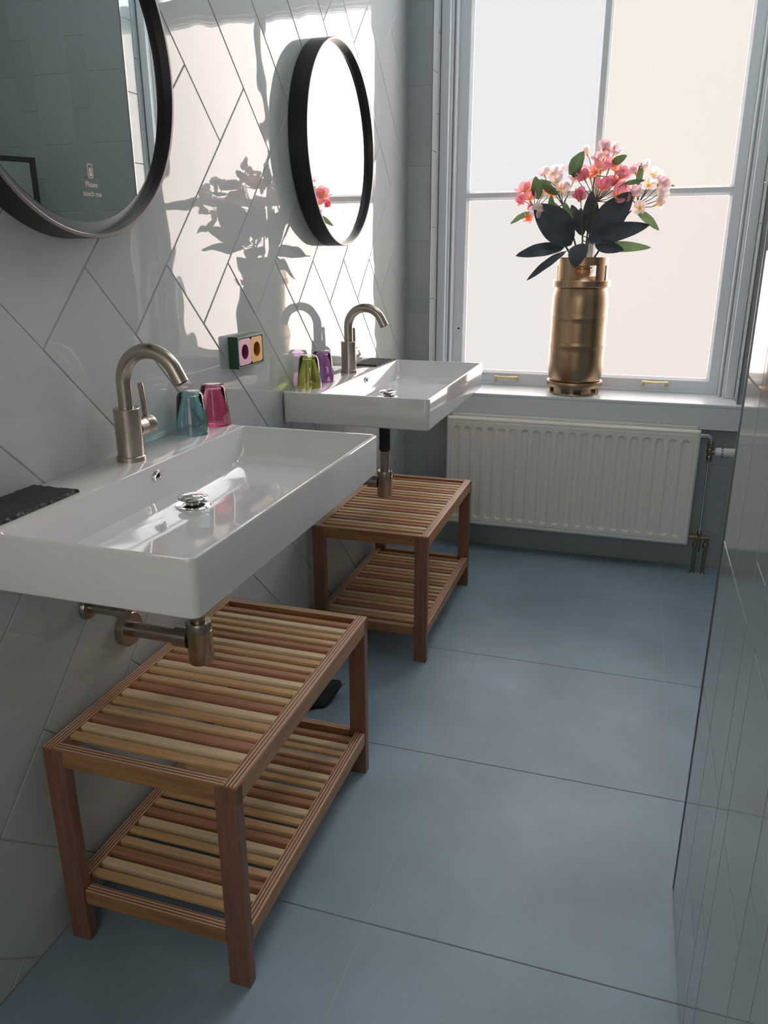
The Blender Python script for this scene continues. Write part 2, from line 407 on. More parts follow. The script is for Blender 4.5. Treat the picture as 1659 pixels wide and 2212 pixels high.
# partition on the right, glossy upright tiles, metal strip at its free end
wp = struct(G().box(PX + 0.0015, PX + 0.10, LY0, PY1, -0.05, ZC).build('wall_partition', M_GROUT), 'glossy grey tile partition wall at the right edge', 'wall')
pc = [(-0.49, PY1 - 0.004, 0.214), (-0.677, -0.49, 0.214 - 0.303), (-0.766, -0.677, 0.008)]
y = -0.766
while y > LY0 + 0.02:
    pc.append((max(LY0, y - 0.202), y, 0.214)); y -= 0.202
    if y > LY0 + 0.03: pc.append((max(LY0, y - 0.101), y, 0.008)); y -= 0.101
columns(wp, pc, 0.003, ZC - 0.01, lambda a, b, h: (PX + 0.0055 - h, a, b), jitter=0.0004)
G().box(PX - 0.002, PX + 0.102, PY1, PY1 + 0.004, 0.0005, ZC - 0.001, 0.001, 1).build('edge_trim', M_TRIM, wp)

# ------------------------------------------------------------------ window
SY, GY = 1.905, 1.930      # sash face, glass
GX0, GX1 = 0.230, 1.318    # sight edges of the glass
def ringprof(g, x0, x1, z0, z1, y0, y1, w, bottom=False):
    """two stiles and a head of one moulding step"""
    g.box(x0, x0 + w, y0, y1, z0, z1, 0.0018, 2); g.box(x1 - w, x1, y0, y1, z0, z1, 0.0018, 2)
    g.box(x0 + w, x1 - w, y0, y1, z1 - w, z1, 0.0018, 2)
    if bottom: g.box(x0 + w, x1 - w, y0, y1, z0, z0 + w, 0.0018, 2)
g = G()
ringprof(g, RL + 0.001, RR - 0.001, ZS, ZH, 1.812, 2.00, 0.036)           # outer casing board
ringprof(g, RL + 0.037, RR - 0.037, ZS, ZH - 0.036, 1.842, 2.00, 0.009)   # first step
ringprof(g, RL + 0.046, RR - 0.046, ZS, ZH - 0.045, 1.866, 2.00, 0.007)
ringprof(g, RL + 0.053, RR - 0.053, ZS, ZH - 0.052, 1.852, 2.00, 0.007)   # parting bead
win = struct(g.build('window_1', M_PAINT), 'tall painted sash window with frosted panes', 'window')
X0, X1 = RL + 0.060, RR - 0.060                  # between the beads
ZM0, ZM1 = 2.362, 2.440                          # meeting rail
sash = G()
sash.box(X0, GX0 - 0.010, SY, SY + 0.045, ZS, ZM1, 0.0015, 1).box(GX1 + 0.010, X1, SY, SY + 0.045, ZS, ZM1, 0.0015, 1)
sash.box(GX0 - 0.010, GX1 + 0.010, SY, SY + 0.045, ZS + 0.010, 0.784, 0.0015, 1)
sash.box(GX0 - 0.010, GX1 + 0.010, SY - 0.012, SY + 0.045, ZM0, ZM1, 0.0015, 1)
sash.build('lower_sash', M_PAINT, win)
G().box(X0, X1, SY - 0.008, SY + 0.02, ZS - 0.001, ZS + 0.012, 0.003, 2).build('staff_bead', M_PAINT, win)
MX, MZ = 0.778, 1.567
G().box(MX - 0.012, MX + 0.012, SY + 0.002, SY + 0.040, 0.784, ZM0, 0.0015, 1).build('muntin', M_PAINT, win)
G().box(GX0 - 0.010, GX1 + 0.010, SY + 0.004, SY + 0.040, MZ - 0.010, MZ + 0.010, 0.0015, 1).build('muntin', M_PAINT, win)
G().box(X0, X1, SY + 0.055, SY + 0.095, ZM0 - 0.01, ZM1 + 0.01, 0.001, 1).box(X0, X0 + 0.04, SY + 0.055, SY + 0.095, ZM1, ZH - 0.03).box(X1 - 0.04, X1, SY + 0.055, SY + 0.095, ZM1, ZH - 0.03).box(X0, X1, SY + 0.055, SY + 0.095, ZH - 0.09, ZH - 0.03).build('upper_sash', M_PAINT, win)
G().box(MX - 0.016, MX + 0.016, SY + 0.055, SY + 0.09, ZM1, ZH - 0.06).build('muntin', M_PAINT, win)
def bead(x0, x1, z0, z1):        # bevelled glazing bead round one pane
    w = 0.010; L = []
    for d, yy in ((-0.004, SY + 0.004), (0.0, SY + 0.003), (w, GY - 0.003), (w, GY + 0.004)):
        L.append([(x0 + d, yy, z0 + d), (x1 - d, yy, z0 + d), (x1 - d, yy, z1 - d), (x0 + d, yy, z1 - d)])
    G().loops(L).build('glazing_bead', M_PAINT, win)
panes = [(GX0 - 0.010, MX - 0.012, 0.784, MZ - 0.010, (0.95, 0.90, 0.875, 1)), (MX + 0.012, GX1 + 0.010, 0.784, MZ - 0.010, (1.0, 0.90, 0.845, 1)),
         (GX0 - 0.010, MX - 0.012, MZ + 0.010, ZM0, (0.93, 0.945, 0.965, 1)), (MX + 0.012, GX1 + 0.010, MZ + 0.010, ZM0, (1.03, 0.96, 0.87, 1))]
for i, (a, b, c, d, col) in enumerate(panes):
    bead(a, b, c, d)
    G().box(a + 0.002, b - 0.002, GY, GY + 0.004, c + 0.002, d - 0.002).build('pane', frosted('frosted_pane_%d' % i, col, PANE_LOW), win)
mt = frosted('upper_pane', (0.64, 0.84, 1.0, 1), PANE_TOP)
for a, b in ((X0 + 0.04, MX - 0.016), (MX + 0.016, X1 - 0.04)):
    G().box(a - 0.004, b + 0.004, SY + 0.07, SY + 0.075, ZM1 + 0.004, ZH - 0.084).build('pane', mt, win)
# sill and apron
G().box(RL - 0.002, RR + 0.026, 1.645, SY - 0.001, ZS - 0.014, ZS, 0.003, 2).build('window_sill', M_PAINT, win)
G().box(RL - 0.002, RR + 0.10, 1.646, 1.72, ZB, ZS - 0.014, 0.001, 1).build('apron_board', M_PAINT, win)
# brass sash lifts
def sash_lift(xc, zc):
    g = G(); y0 = SY
    for s in (-1, 1):
        x = xc + s * 0.051
        g.lathe([(0.0, -0.0005), (0.0085, -0.0005), (0.0085, 0.003), (0.006, 0.005), (0.0, 0.005)], (0, 0, 0), 14, 'y')
        n = 14 * 5
        g.v[-n:] = [(a + x, y0 - b, c + zc - 0.012) for a, b, c in g.v[-n:]]
        g.tube([(x, y0 - 0.003, zc - 0.012), (x, y0 - 0.014, zc - 0.008), (x, y0 - 0.020, zc), (x, y0 - 0.020, zc + 0.003)], [0.005, 0.005, 0.006, 0.0065], 10)
    g.tube([(xc - 0.055, y0 - 0.020, zc + 0.002), (xc, y0 - 0.021, zc), (xc + 0.055, y0 - 0.020, zc + 0.002)], [0.005, 0.0042, 0.005], 12)
    g.build('sash_lift', M_BRASS, win, 0.6)
sash_lift(0.438, 0.766); sash_lift(1.105, 0.772)
G().lathe([(0.0, 0.0), (0.0045, 0.0), (0.0045, -0.004), (0.0, -0.004)], (0.2, SY - 0.0005, 0.985), 10, 'y').build('screw_hole', M_SLOT, win)

# ------------------------------------------------------------------ radiator
rd = thing('radiator', 'white ribbed panel radiator under the window sill', 'radiator', (0.765, 1.6, 0.0))
def loc_box(g, *a, **k): return g.box(a[0] - 0.765, a[1] - 0.765, a[2] - 1.6, a[3] - 1.6, a[4], a[5], *(a[6:]), **k)
RX0, RX1, RZ0, RZ1, RYF = 0.233, 1.297, 0.133, 0.634, 1.560
FX = [0.2775 + i * 0.0508 for i in range(20)]
def relief(x, z):
    d = 0.0
    c = min(FX, key=lambda f: abs(f - x)); zc = min(max(z, RZ0 + 0.052), RZ1 - 0.058)
    r = math.hypot(x - c, z - zc)
    if r < 0.0165:
        t = min(1, max(0, (0.0165 - r) / 0.006)); d = 0.0062 * t * t * (3 - 2 * t)
    e = min(x - RX0, RX1 - x, z - RZ0, RZ1 - z)
    if e < 0.012: t = (0.012 - e) / 0.012; d += 0.009 * t * t
    if 0.012 < e < 0.022: d += 0.0014 * math.sin((e - 0.012) / 0.010 * PI)
    return d
xg = [RX0 + (RX1 - RX0) * i / 380 for i in range(381)]
zb = [RZ0 + t for t in [0, .002, .005, .009, .012, .015, .019, .022] + [0.022 + 0.003 * i for i in range(1, 14)]]
zt = [RZ1 - t for t in [0, .002, .005, .009, .012, .015, .019, .022] + [0.022 + 0.003 * i for i in range(1, 16)]][::-1]
zg = zb + [zb[-1] + (zt[0] - zb[-1]) * i / 8 for i in range(1, 8)] + zt
L = [[(x - 0.765, RYF + relief(x, z) - 1.6, z) for x in xg] for z in zg]
g = G().loops(L, closed=False); o = g.build('front_panel', M_RAD, rd, 1.2)
g = G(); loc_box(g, RX0, RX1, RYF + 0.009, RYF + 0.016, RZ0, RZ1); g.build('panel_body', M_RAD, rd)
g = G(); loc_box(g, RX0 + 0.012, RX1 - 0.008, 1.622, 1.636, RZ0 + 0.004, RZ1 + 0.004, 0.005, 2); g.build('back_panel', M_RAD, rd, 0.6)
g = G()
for i in range(34): loc_box(g, RX0 + 0.03 + i * 0.0305, RX0 + 0.032 + i * 0.0305, RYF + 0.018, 1.621, RZ0 + 0.03, RZ1 - 0.012)
g.build('convector_fins', M_RAD, rd)
for x in (0.353, 1.12): g = G(); loc_box(g, x, x + 0.014, 1.632, 1.645, RZ1 - 0.03, RZ1 + 0.013, 0.001, 1); g.build('wall_clip', M_PLASTIC, rd)
g = G(); loc_box(g, 0.763, 0.767, RYF + 0.014, 1.623, RZ1 - 0.012, RZ1 - 0.004); g.build('top_strut', M_RAD, rd)
def P(x, y, z): return (x - 0.765, y - 1.6, z)
G().tube([P(1.29, 1.6, 0.606), P(1.325, 1.6, 0.606), P(1.336, 1.6, 0.603), P(1.341, 1.6, 0.594), P(1.341, 1.6, 0.575)], 0.0085, 12).build('inlet_elbow', M_CHROME, rd, 0.7)
G().lathe([(0.0, 0.5), (0.009, 0.5), (0.012, 0.508), (0.012, 0.52), (0.0095, 0.523), (0.0095, 0.53), (0.0125, 0.535), (0.0125, 0.552), (0.0095, 0.556), (0.013, 0.562), (0.013, 0.576), (0.0, 0.577)], P(1.341, 1.6, 0), 12).tube([P(1.341, 1.6, 0.54), P(1.362, 1.6, 0.54)], 0.011, 12).build('valve_body', M_OLDBR, rd, 0.5)
k = G().lathe([(0.0, 0.0), (0.014, 0.0), (0.0185, 0.004), (0.0185, 0.024), (0.0172, 0.026), (0.0172, 0.029), (0.0185, 0.031), (0.0185, 0.080), (0.016, 0.086), (0.0, 0.087)], P(1.360, 1.6, 0.541), 28, 'x').build('thermostat_knob', M_PLASTIC, rd, 0.5)
g = G()
for i in range(10):
    a = 2 * PI * i / 10
    c, s = math.cos(a) * 0.0178, math.sin(a) * 0.0178; b = P(1.384, 1.6 + c, 0.541 + s); g.box(b[0], b[0] + 0.008, b[1] - 0.0014, b[1] + 0.0014, b[2] - 0.0014, b[2] + 0.0014)
g.build('grip_notches', M_SLOT, k)
G().tube([P(1.341, 1.6, 0.505), P(1.343, 1.6, 0.172)], 0.0048, 10).build('riser_pipe', M_CHROME, rd, 0.7)
G().tube([P(1.285, 1.6, 0.163), P(1.388, 1.6, 0.161)], 0.0095, 12).tube([P(1.304, 1.6, 0.163), P(1.318, 1.6, 0.163)], 0.0125, 8).lathe([(0.0, 0.1), (0.01, 0.1), (0.01, 0.185), (0.006, 0.19), (0, 0.19)], P(1.343, 1.6, 0), 10).build('lower_valve', M_OLDBR, rd, 0.5)
for x in (1.333, 1.374):
    g = G().tube([P(x, 1.6, 0.004), P(x, 1.6, 0.158)], 0.0078, 12).lathe([(0.0, 0.118), (0.0125, 0.118), (0.0125, 0.136), (0.009, 0.14), (0.0, 0.14)], P(x, 1.6, 0), 8); q = g.build('supply_pipe', M_OLDBR, rd, 0.6)
    G().lathe([(0.0078, 0.006), (0.019, 0.005), (0.020, 0.0008), (0.0078, 0.0008)], P(x, 1.6, 0), 20).build('floor_collar', M_CHROME, q, 0.6)

# ------------------------------------------------------------------ wash basins
def make_basin():
    t = thing('washbasin', '', 'washbasin', (0, 0, 0.928), 0, 'wall-hung washbasins')
    X, Y, Hh = 0.461, 0.4075, 0.093
    L = [rrect(0.03, X - 0.035, -Y + 0.03, Y - 0.03, 0.02, -Hh + 0.0005), rrect(0.002, X - 0.004, -Y + 0.004, Y - 0.004, 0.012, -Hh),
         rrect(0.001, X - 0.001, -Y + 0.001, Y - 0.001, 0.014, -Hh + 0.003),
         rrect(0.0005, X, -Y, Y, 0.015, -0.004), rrect(0.001, X - 0.0012, -Y + 0.0012, Y - 0.0012, 0.014, -0.0011), rrect(0.003, X - 0.004, -Y + 0.004, Y - 0.004, 0.0125, 0.0),
         rrect(0.117, X - 0.0065, -Y + 0.0065, Y - 0.0065, 0.012, 0.0), rrect(0.120, X - 0.0095, -Y + 0.0095, Y - 0.0095, 0.011, -0.0015), rrect(0.1215, X - 0.011, -Y + 0.011, Y - 0.011, 0.011, -0.005),
         rrect(0.132, X - 0.019, -Y + 0.030, Y - 0.045, 0.02, -0.055), rrect(0.138, X - 0.028, -Y + 0.048, Y - 0.062, 0.03, -0.067), rrect(0.150, X - 0.046, -Y + 0.075, Y - 0.085, 0.035, -0.0725)]
    c = (0.205, 0.01)
    for s in (0.6, 0.3, 0.12): L.append([(c[0] + (p[0] - c[0]) * s, c[1] + (p[1] - c[1]) * s, -0.0725 - 0.0035 * (1 - s)) for p in L[11]])
    G().loops(L, True, True, True).build('bowl', M_CER, t, 0.55)
    zf = -0.0755
    G().lathe([(0.022, zf - 0.001), (0.024, zf + 0.002), (0.033, zf + 0.003), (0.035, zf + 0.0015), (0.0352, zf - 0.001)], (c[0], c[1], 0), 36).build('drain_flange', M_CHROME, t, 0.7)
    G().lathe([(0.0, zf + 0.0004), (0.023, zf + 0.0004)], (c[0], c[1], 0), 24).build('drain_mouth', M_SLOT, t)
    G().lathe([(0.0, zf), (0.014, zf), (0.015, zf + 0.010), (0.022, zf + 0.013), (0.0295, zf + 0.017), (0.0302, zf + 0.0185), (0.029, zf + 0.020), (0.016, zf + 0.0235), (0.0, zf + 0.0245)], (c[0], c[1], 0), 36).build('drain_plug', M_CHROME, t, 0.9)
    a = 0.18
    g = G().lathe([(0.0085, 0.001), (0.0095, 0.003), (0.0125, 0.0032), (0.0135, 0.0005), (0.0135, -0.002)], (0, 0, 0), 24, 'x'); o = g.build('overflow_ring', M_CHROME, t, 0.8)
    o.location = (0.1255, 0.015, -0.024); o.rotation_euler = (0, a, 0)
    o2 = G().lathe([(0.0, 0.0008), (0.009, 0.0008)], (0, 0, 0), 20, 'x').build('overflow_hole', M_SLOT, t); o2.location = o.location; o2.rotation_euler = o.rotation_euler
    return t
b1 = make_basin(); b1['label'] = 'near white ceramic washbasin with teal and red tumblers on its ledge'; b1.location = (0.0004, -0.527, 0.928)
b2 = dup(b1, loc=(0.0004, 0.755, 0.928), label='far white ceramic washbasin beside the window, with green and purple tumblers')

# ------------------------------------------------------------------ faucets
def make_faucet():
    t = thing('faucet', '', 'faucet', (0, 0, 0.928), 0, 'brushed steel faucets')
    G().lathe([(0.0, 0.0), (0.0295, 0.0), (0.0295, 0.009), (0.028, 0.0105), (0.0, 0.0105)], n=40).build('base_flange', M_METAL, t, 0.6)
    G().lathe([(0.0, 0.0105), (0.0262, 0.0105), (0.0262, 0.1055), (0.0252, 0.1068), (0.0, 0.1068)], n=40).build('body', M_METAL, t, 0.6)
    R, zc = 0.0625, 0.158; pts = [(0, 0, 0.104), (0, 0, 0.13), (0, 0, zc - 0.01)]
    for k in range(0, 19):
        a = PI - (PI - math.radians(28)) * k / 18; pts.append((R + R * math.cos(a), 0, zc + R * math.sin(a)))
    a = math.radians(28); e = Vector(pts[-1]); d = Vector((math.sin(a), 0, -math.cos(a)))
    pts += [tuple(e + d * 0.012), tuple(e + d * 0.030)]
    sp = G().tube(pts, 0.0148, 24).build('spout', M_METAL, t, 0.8)
    q = e + d * 0.0303; g = G().lathe([(0.0, 0.0), (0.0105, 0.0)], (0, 0, 0), 20, 'x'); o = g.build('aerator', M_SLOT, sp); o.location = q; o.rotation_euler = (0, PI / 2 - a + PI / 2 - PI / 2, 0)
    o.rotation_euler = d.to_track_quat('X', 'Z').to_euler()
    G().lathe([(0.0, 0.022), (0.0195, 0.022), (0.0195, 0.047), (0.018, 0.048), (0.018, 0.0495), (0.0, 0.0495)], (0, 0, 0.060), 32, 'y').build('cartridge', M_METAL, t, 0.6)
    lv = G().lathe([(0.0, 0.0495), (0.0185, 0.0495), (0.0195, 0.051), (0.0195, 0.074), (0.018, 0.0755), (0.0, 0.0755)], (0, 0, 0.060), 32, 'y').build('lever_hub', M_METAL, t, 0.6)
    g = G(); Lp = []
    for z, w, dy in ((0.074, 0.0062, 0.061), (0.082, 0.0052, 0.0605), (0.110, 0.0052, 0.058), (0.144, 0.0056, 0.054), (0.148, 0.0048, 0.0535)):
        Lp.append(rrect(-w, w, dy - 0.0042, dy + 0.0042, 0.0028, z, 3))
    g.loops(Lp, True, True, True).build('lever', M_METAL, lv, 0.7)
    return t
f1 = make_faucet(); f1.location = (0.0535, -0.488, 0.928); f1['label'] = 'brushed steel gooseneck faucet on the near washbasin'
f2 = dup(f1, loc=(0.0575, 0.785, 0.928), label='brushed steel gooseneck faucet on the far washbasin by the window')

# ------------------------------------------------------------------ bottle traps and valve
def make_trap(name, label, y, x, sleeve):
    t = thing(name, label, 'drain trap', (x, y, 0.497), 0, 'bottle traps under the basins')
    G().lathe([(0.0, 0.0), (0.0262, 0.0), (0.0272, 0.002), (0.0272, 0.074), (0.0265, 0.0745), (0.0265, 0.0755), (0.0272, 0.076), (0.0272, 0.092), (0.026, 0.094), (0.017, 0.0945), (0.017, 0.09)], n=36).build('trap_body', M_METAL, t, 0.6)
    G().tube([(0, 0, 0.085), (0, 0, 0.335)], 0.0162, 24).build('drop_pipe', M_METAL, t, 0.7)
    if sleeve: G().lathe([(0.0165, 0.166), (0.0195, 0.17), (0.0212, 0.175), (0.0198, 0.179), (0.0198, 0.232), (0.0205, 0.234), (0.0198, 0.238), (0.0198, 0.3), (0.0165, 0.3)], n=28).build('rubber_sleeve', M_RUBBER, t, 0.6)
    G().tube([(-0.024, 0, 0.050), (-0.058, 0, 0.050)], 0.0225, 28).build('side_coupling', M_METAL, t, 0.6)
    p = G().tube([(-0.05, 0, 0.050), (-x + 0.0045, 0, 0.050)], 0.0165, 24).build('wall_pipe', M_METAL, t, 0.7)
    G().lathe([(0.0165, 0.018), (0.036, 0.018), (0.038, 0.016), (0.038, 0.0), (0.0165, 0.0)], (-x + 0.0015, 0, 0.050), 36, 'x').build('wall_flange', M_METAL, p, 0.6)
make_trap('bottle_trap', 'steel bottle trap under the near washbasin', -0.503, 0.186, False)
make_trap('bottle_trap', 'steel bottle trap with black rubber sleeve under the far washbasin', 0.752, 0.199, True)
t = thing('shutoff_valve', 'small steel shutoff valve on the wall under the near basin', 'valve', (0.0, -0.615, 0.648))
G().lathe([(0.010, 0.012), (0.022, 0.011), (0.024, 0.008), (0.024, 0.001), (0.010, 0.001)], n=28, axis='x').build('wall_flange', M_METAL, t, 0.6)
G().tube([(0.004, 0, 0), (0.078, 0, 0)], 0.0105, 20).build('valve_body', M_METAL, t, 0.7)
G().tube([(0.076, 0, 0), (0.098, 0, 0)], 0.0135, 20).build('valve_handle', M_METAL, t, 0.7)
G().tube([(0.055, 0, 0.006), (0.055, 0, 0.19)], 0.005, 12).build('supply_tube', M_METAL, t, 0.7)

# ------------------------------------------------------------------ slatted benches
def make_bench():
    t = thing('slatted_bench', '', 'bench', (0, 0, 0), 0, 'slatted wooden benches under the basins')
    X0, X1, Y0, Y1, ZT = 0.024, 0.428, -0.348, 0.348, 0.456
    lw, ld = 0.044, 0.024
    for x in (X0, X1 - lw):
        for y in (Y0 - 0.001, Y1 - ld + 0.001):
            G().box(x, x + lw, y, y + ld, 0.0, ZT - 0.004, 0.002, 2).build('leg', M_LEG, t)
    for z1, h, dx, dy in ((ZT, 0.042, 0.0, 0.0), (0.128, 0.036, 0.001, 0.0245)):
        rw = 0.026
        for x in (X0 + dx, X1 - rw - dx): G().box(x, x + rw, Y0 + dy, Y1 - dy, z1 - h, z1, 0.0022, 2).build('long_rail', M_PLYY, t)
        ya = Y0 if dy == 0 else Y0 + 0.0015
        for y in (ya, -ya - 0.022): G().box(X0 + rw + dx + (0 if dy == 0 else 0.0185), X1 - rw - dx - (0 if dy == 0 else 0.0185), y, y + 0.022, z1 - h + 0.002, z1 - 0.0005, 0.002, 2).build('end_rail', M_PLYX, t)
        n = 19; pitch = (2 * abs(ya) - 0.044) / (n + 1)
        kinds = {'A': (M_SA, 0.024), 'B': (M_SB, 0.024), 'C': (M_SC, 0.024), 'D': (M_SD, 0.009)}
        proto = {}
        for i in range(n):
            k = 'DCBA'[i % 4]                      # from the near end towards the window
            yc = ya + 0.022 + pitch * (i + 1)
            if k not in proto:
                proto[k] = G().box(X0 + rw + dx - 0.001, X1 - rw - dx + 0.001, -0.0095, 0.0095, z1 - 0.003 - kinds[k][1], z1 - 0.003, 0.0016, 1).mesh('slat')
            o = link('slat', proto[k], kinds[k][0], t); o.location = (0, yc, 0)
    return t
n1 = make_bench(); n1.location = (0, -0.463, 0); n1['label'] = 'slatted wooden bench with lower shelf, nearest, under the near washbasin'
n2 = dup(n1, loc=(0, 0.836, 0), label='slatted wooden bench with lower shelf, farther one, beside the radiator')

# ------------------------------------------------------------------ round mirrors
def make_mirror(ytext):
    t = thing('round_mirror', '', 'mirror', (0, 0, 0), 0, 'round black-framed mirrors')
    r = 0.3015; d = 0.060
    G().lathe([(r - 0.030, 0.002), (r, 0.002), (r, d - 0.0015)], n=128, axis='x').build('frame', M_BLACK, t, 0.6)
    G().lathe([(r, d - 0.0015), (r - 0.001, d), (r - 0.0065, d), (r - 0.0075, d - 0.001)], n=128, axis='x').build('frame_lip', M_LIP, t, 0.6)
    G().lathe([(r - 0.0075, d - 0.001), (r - 0.008, d - 0.017), (r - 0.0085, d - 0.02)], n=128, axis='x').build('frame_inside', M_BLACK, t, 0.8)
    G().lathe([(r - 0.008, d - 0.0185), (r - 0.029, d - 0.0185)], n=128, axis='x').build('frosted_border', M_BAND, t)
    G().lathe([(0.0, d - 0.018), (r - 0.0285, d - 0.018)], n=128, axis='x').build('mirror_glass', M_MIRROR, t)
    return t
def mirror_print(t, y, z):
    for i, (s, dz) in enumerate((('Please', 0.0), ('touch me', -0.0155))):
        c = bpy.data.curves.new('lettering', 'FONT'); c.body = s; c.size = 0.0135; c.align_x = 'CENTER'; c.extrude = 0.00005
        tmp = bpy.data.objects.new('lettering', c); COL.objects.link(tmp)
        dg = bpy.context.evaluated_depsgraph_get(); me = bpy.data.meshes.new_from_object(tmp.evaluated_get(dg))
        COL.objects.unlink(tmp); bpy.data.objects.remove(tmp)
        me.materials.clear(); o = link('lettering', me, M_TEXT, t)
        o.matrix_basis = Matrix(((0, 0, 1, 0.0424), (1, 0, 0, y), (0, 1, 0, z + dz), (0, 0, 0, 1)))
    g = G(); w, h = 0.0075, 0.012
    L1, L2 = rrect(-w, w, -h, h, 0.003, 0, 4), rrect(-w + 0.0014, w - 0.0014, -h + 0.0014, h - 0.0014, 0.002, 0, 4)
    g.loops([[(0.0424, y - 0.0 + p[0], z + 0.027 + p[1]) for p in L1], [(0.0424, y + p[0], z + 0.027 + p[1]) for p in L2]])
    for k in range(4):       # little raised hand inside the outline
        yy = y - 0.0036 + 0.0022 * k; g.add([(0.0424, yy, z + 0.022), (0.0424, yy + 0.0014, z + 0.022), (0.0424, yy + 0.0014, z + 0.031 + (0.002 if k in (1, 2) else 0)), (0.0424, yy, z + 0.031 + (0.002 if k in (1, 2) else 0))], [(0, 1, 2, 3)])
    g.add([(0.0424, y - 0.0036, z + 0.0185), (0.0424, y + 0.0044, z + 0.0185), (0.0424, y + 0.0044, z + 0.0225), (0.0424, y - 0.0036, z + 0.0225)], [(0, 1, 2, 3)])
    g.build('touch_symbol', M_TEXT, t)
m1 = make_mirror(0); mirror_print(m1, 0.027, -0.213)
m1.location = (0, -0.53, 1.654); m1['label'] = 'round black-framed mirror over the near basin, cut by the photo edge'
m2 = dup(m1, loc=(0, 0.768, 1.650), label='round black-framed mirror near the window, seen whole')

# ------------------------------------------------------------------ socket plate
t = thing('wall_socket', 'double wall socket with pink and yellow inserts in a dark green frame', 'socket', (0.0, 0.112, 1.079))
L = []
for d, x in ((0.0, 0.0005), (0.0, 0.026), (0.0015, 0.0285), (0.0055, 0.0285), (0.006, 0.0265)):
    L.append([(x, a, b) for a, b, _ in rrect(-0.0745 + d, 0.0745 - d, -0.0415 + d, 0.0415 - d, 0.003, 0, 3)])
G().loops(L, True, True, False).build('frame', M_GREEN, t, 0.5)
for s, m, md in ((-1, M_PINK, M_PINKD), (1, M_YEL, M_YELD)):
    yc = s * 0.0342; n = 32; sq = []; rr = []
    for k in range(n):
        a = 2 * PI * (k + 0.5) / n; c, q = math.cos(a), math.sin(a); f = 0.0339 / max(abs(c), abs(q)); sq.append((0.0275, yc + c * f, q * f)); rr.append((0.0275, yc + 0.0195 * c, 0.0195 * q))
    p = G().loops([sq, rr]).build('insert', m, t)
    G().loops([rr, [(0.012, yc + (v[1] - yc) * 0.95, v[2] * 0.95) for v in rr]], True, False, True).build('plug_well', md, p, 0.6)
    for zz in (-0.0095, 0.0095): G().lathe([(0.0, 0.0122), (0.0024, 0.0122)], (0, yc, zz), 10, 'x').build('pin_hole', M_SLOT, p)

# ------------------------------------------------------------------ tumblers
def tumbler(x, y, mat, label):
    t = thing('tumbler', label, 'tumbler', (x, y, 0.9285), random.random() * 6, 'upturned coloured tumblers')
    n = 40; hh = 0.098
    prof = [(0.0392, 0.0), (0.0388, 0.0), (0.0372, 0.018), (0.0310, hh - 0.016), (0.0295, hh - 0.008), (0.0262, hh - 0.002), (0.0235, hh), (0.0, hh - 0.001)]
    inner = [(0.0, hh - 0.013), (0.0235, hh - 0.013), (0.0275, hh - 0.017), (0.0355, 0.018), (0.0375, 0.0), (0.0392, 0.0)]
    G().lathe(prof[::-1] + [], n=n).build('outer_wall', mat, t, 0.9)
    G().lathe(inner, n=n).build('inner_wall', mat, t, 0.9)
TEAL = thin_tint('teal_glass', (0.76, 0.93, 0.94, 1)); RED = thin_tint('crimson_glass', (0.95, 0.58, 0.70, 1))
LIME = thin_tint('lime_glass', (0.88, 0.93, 0.58, 1)); PURP = thin_tint('purple_glass', (0.88, 0.70, 0.90, 1))
tumbler(0.0445, -0.236, TEAL, 'teal upturned glass tumbler on the near basin')
tumbler(0.0445, -0.132, RED, 'crimson upturned glass tumbler on the near basin behind the teal one')
tumbler(0.0480, 0.452, LIME, 'lime green upturned glass tumbler on the far basin')
tumbler(0.0430, 0.575, PURP, 'purple upturned glass tumbler on the far basin')

# ------------------------------------------------------------------ slate soap slabs
def slate(label, x0, x1, y0, y1, rz, seed):
    rnd = random.Random(seed); top = []; bot = []
    def edge(a, b, n):
        d = Vector((b[0] - a[0], b[1] - a[1])); nn = Vector((-d.y, d.x)).normalized()
        for i in range(n):
            f = i / n; p = Vector(a) + d * f
            o = nn * rnd.uniform(0.001, 0.0055); q = nn * rnd.uniform(-0.0004, 0.0008)
            top.append((p.x + o.x, p.y + o.y, 0.0065 - rnd.uniform(0, 0.0007))); bot.append((p.x + q.x, p.y + q.y, 0.0))
    cx, cy = (x0 + x1) / 2, (y0 + y1) / 2; a, b = (x1 - x0) / 2, (y1 - y0) / 2
    for p, q, n in (((-a, -b), (a, -b), 20), ((a, -b), (a, b), 34), ((a, b), (-a, b), 20), ((-a, b), (-a, -b), 34)): edge(p, q, n)
    mid = [((p[0] + q[0]) / 2 + rnd.uniform(-0.001, 0.001), (p[1] + q[1]) / 2 + rnd.uniform(-0.001, 0.001), rnd.uniform(0.0025, 0.0045)) for p, q in zip(top, bot)]
    o = G().loops([bot, mid, top], True, True, True).build('slate_slab', M_SLATE)
    o.location = (cx, cy, 0.9283); o.rotation_euler = (0, 0, rz); tag(o, label, 'slate')
slate('black slate slab with chipped edge on the near basin, cut by the left photo edge', 0.004, 0.102, -0.915, -0.712, 0.0, 3)
slate('black slate slab on the far basin ledge beside its faucet', 0.012, 0.116, 0.945, 1.135, -0.06, 5)

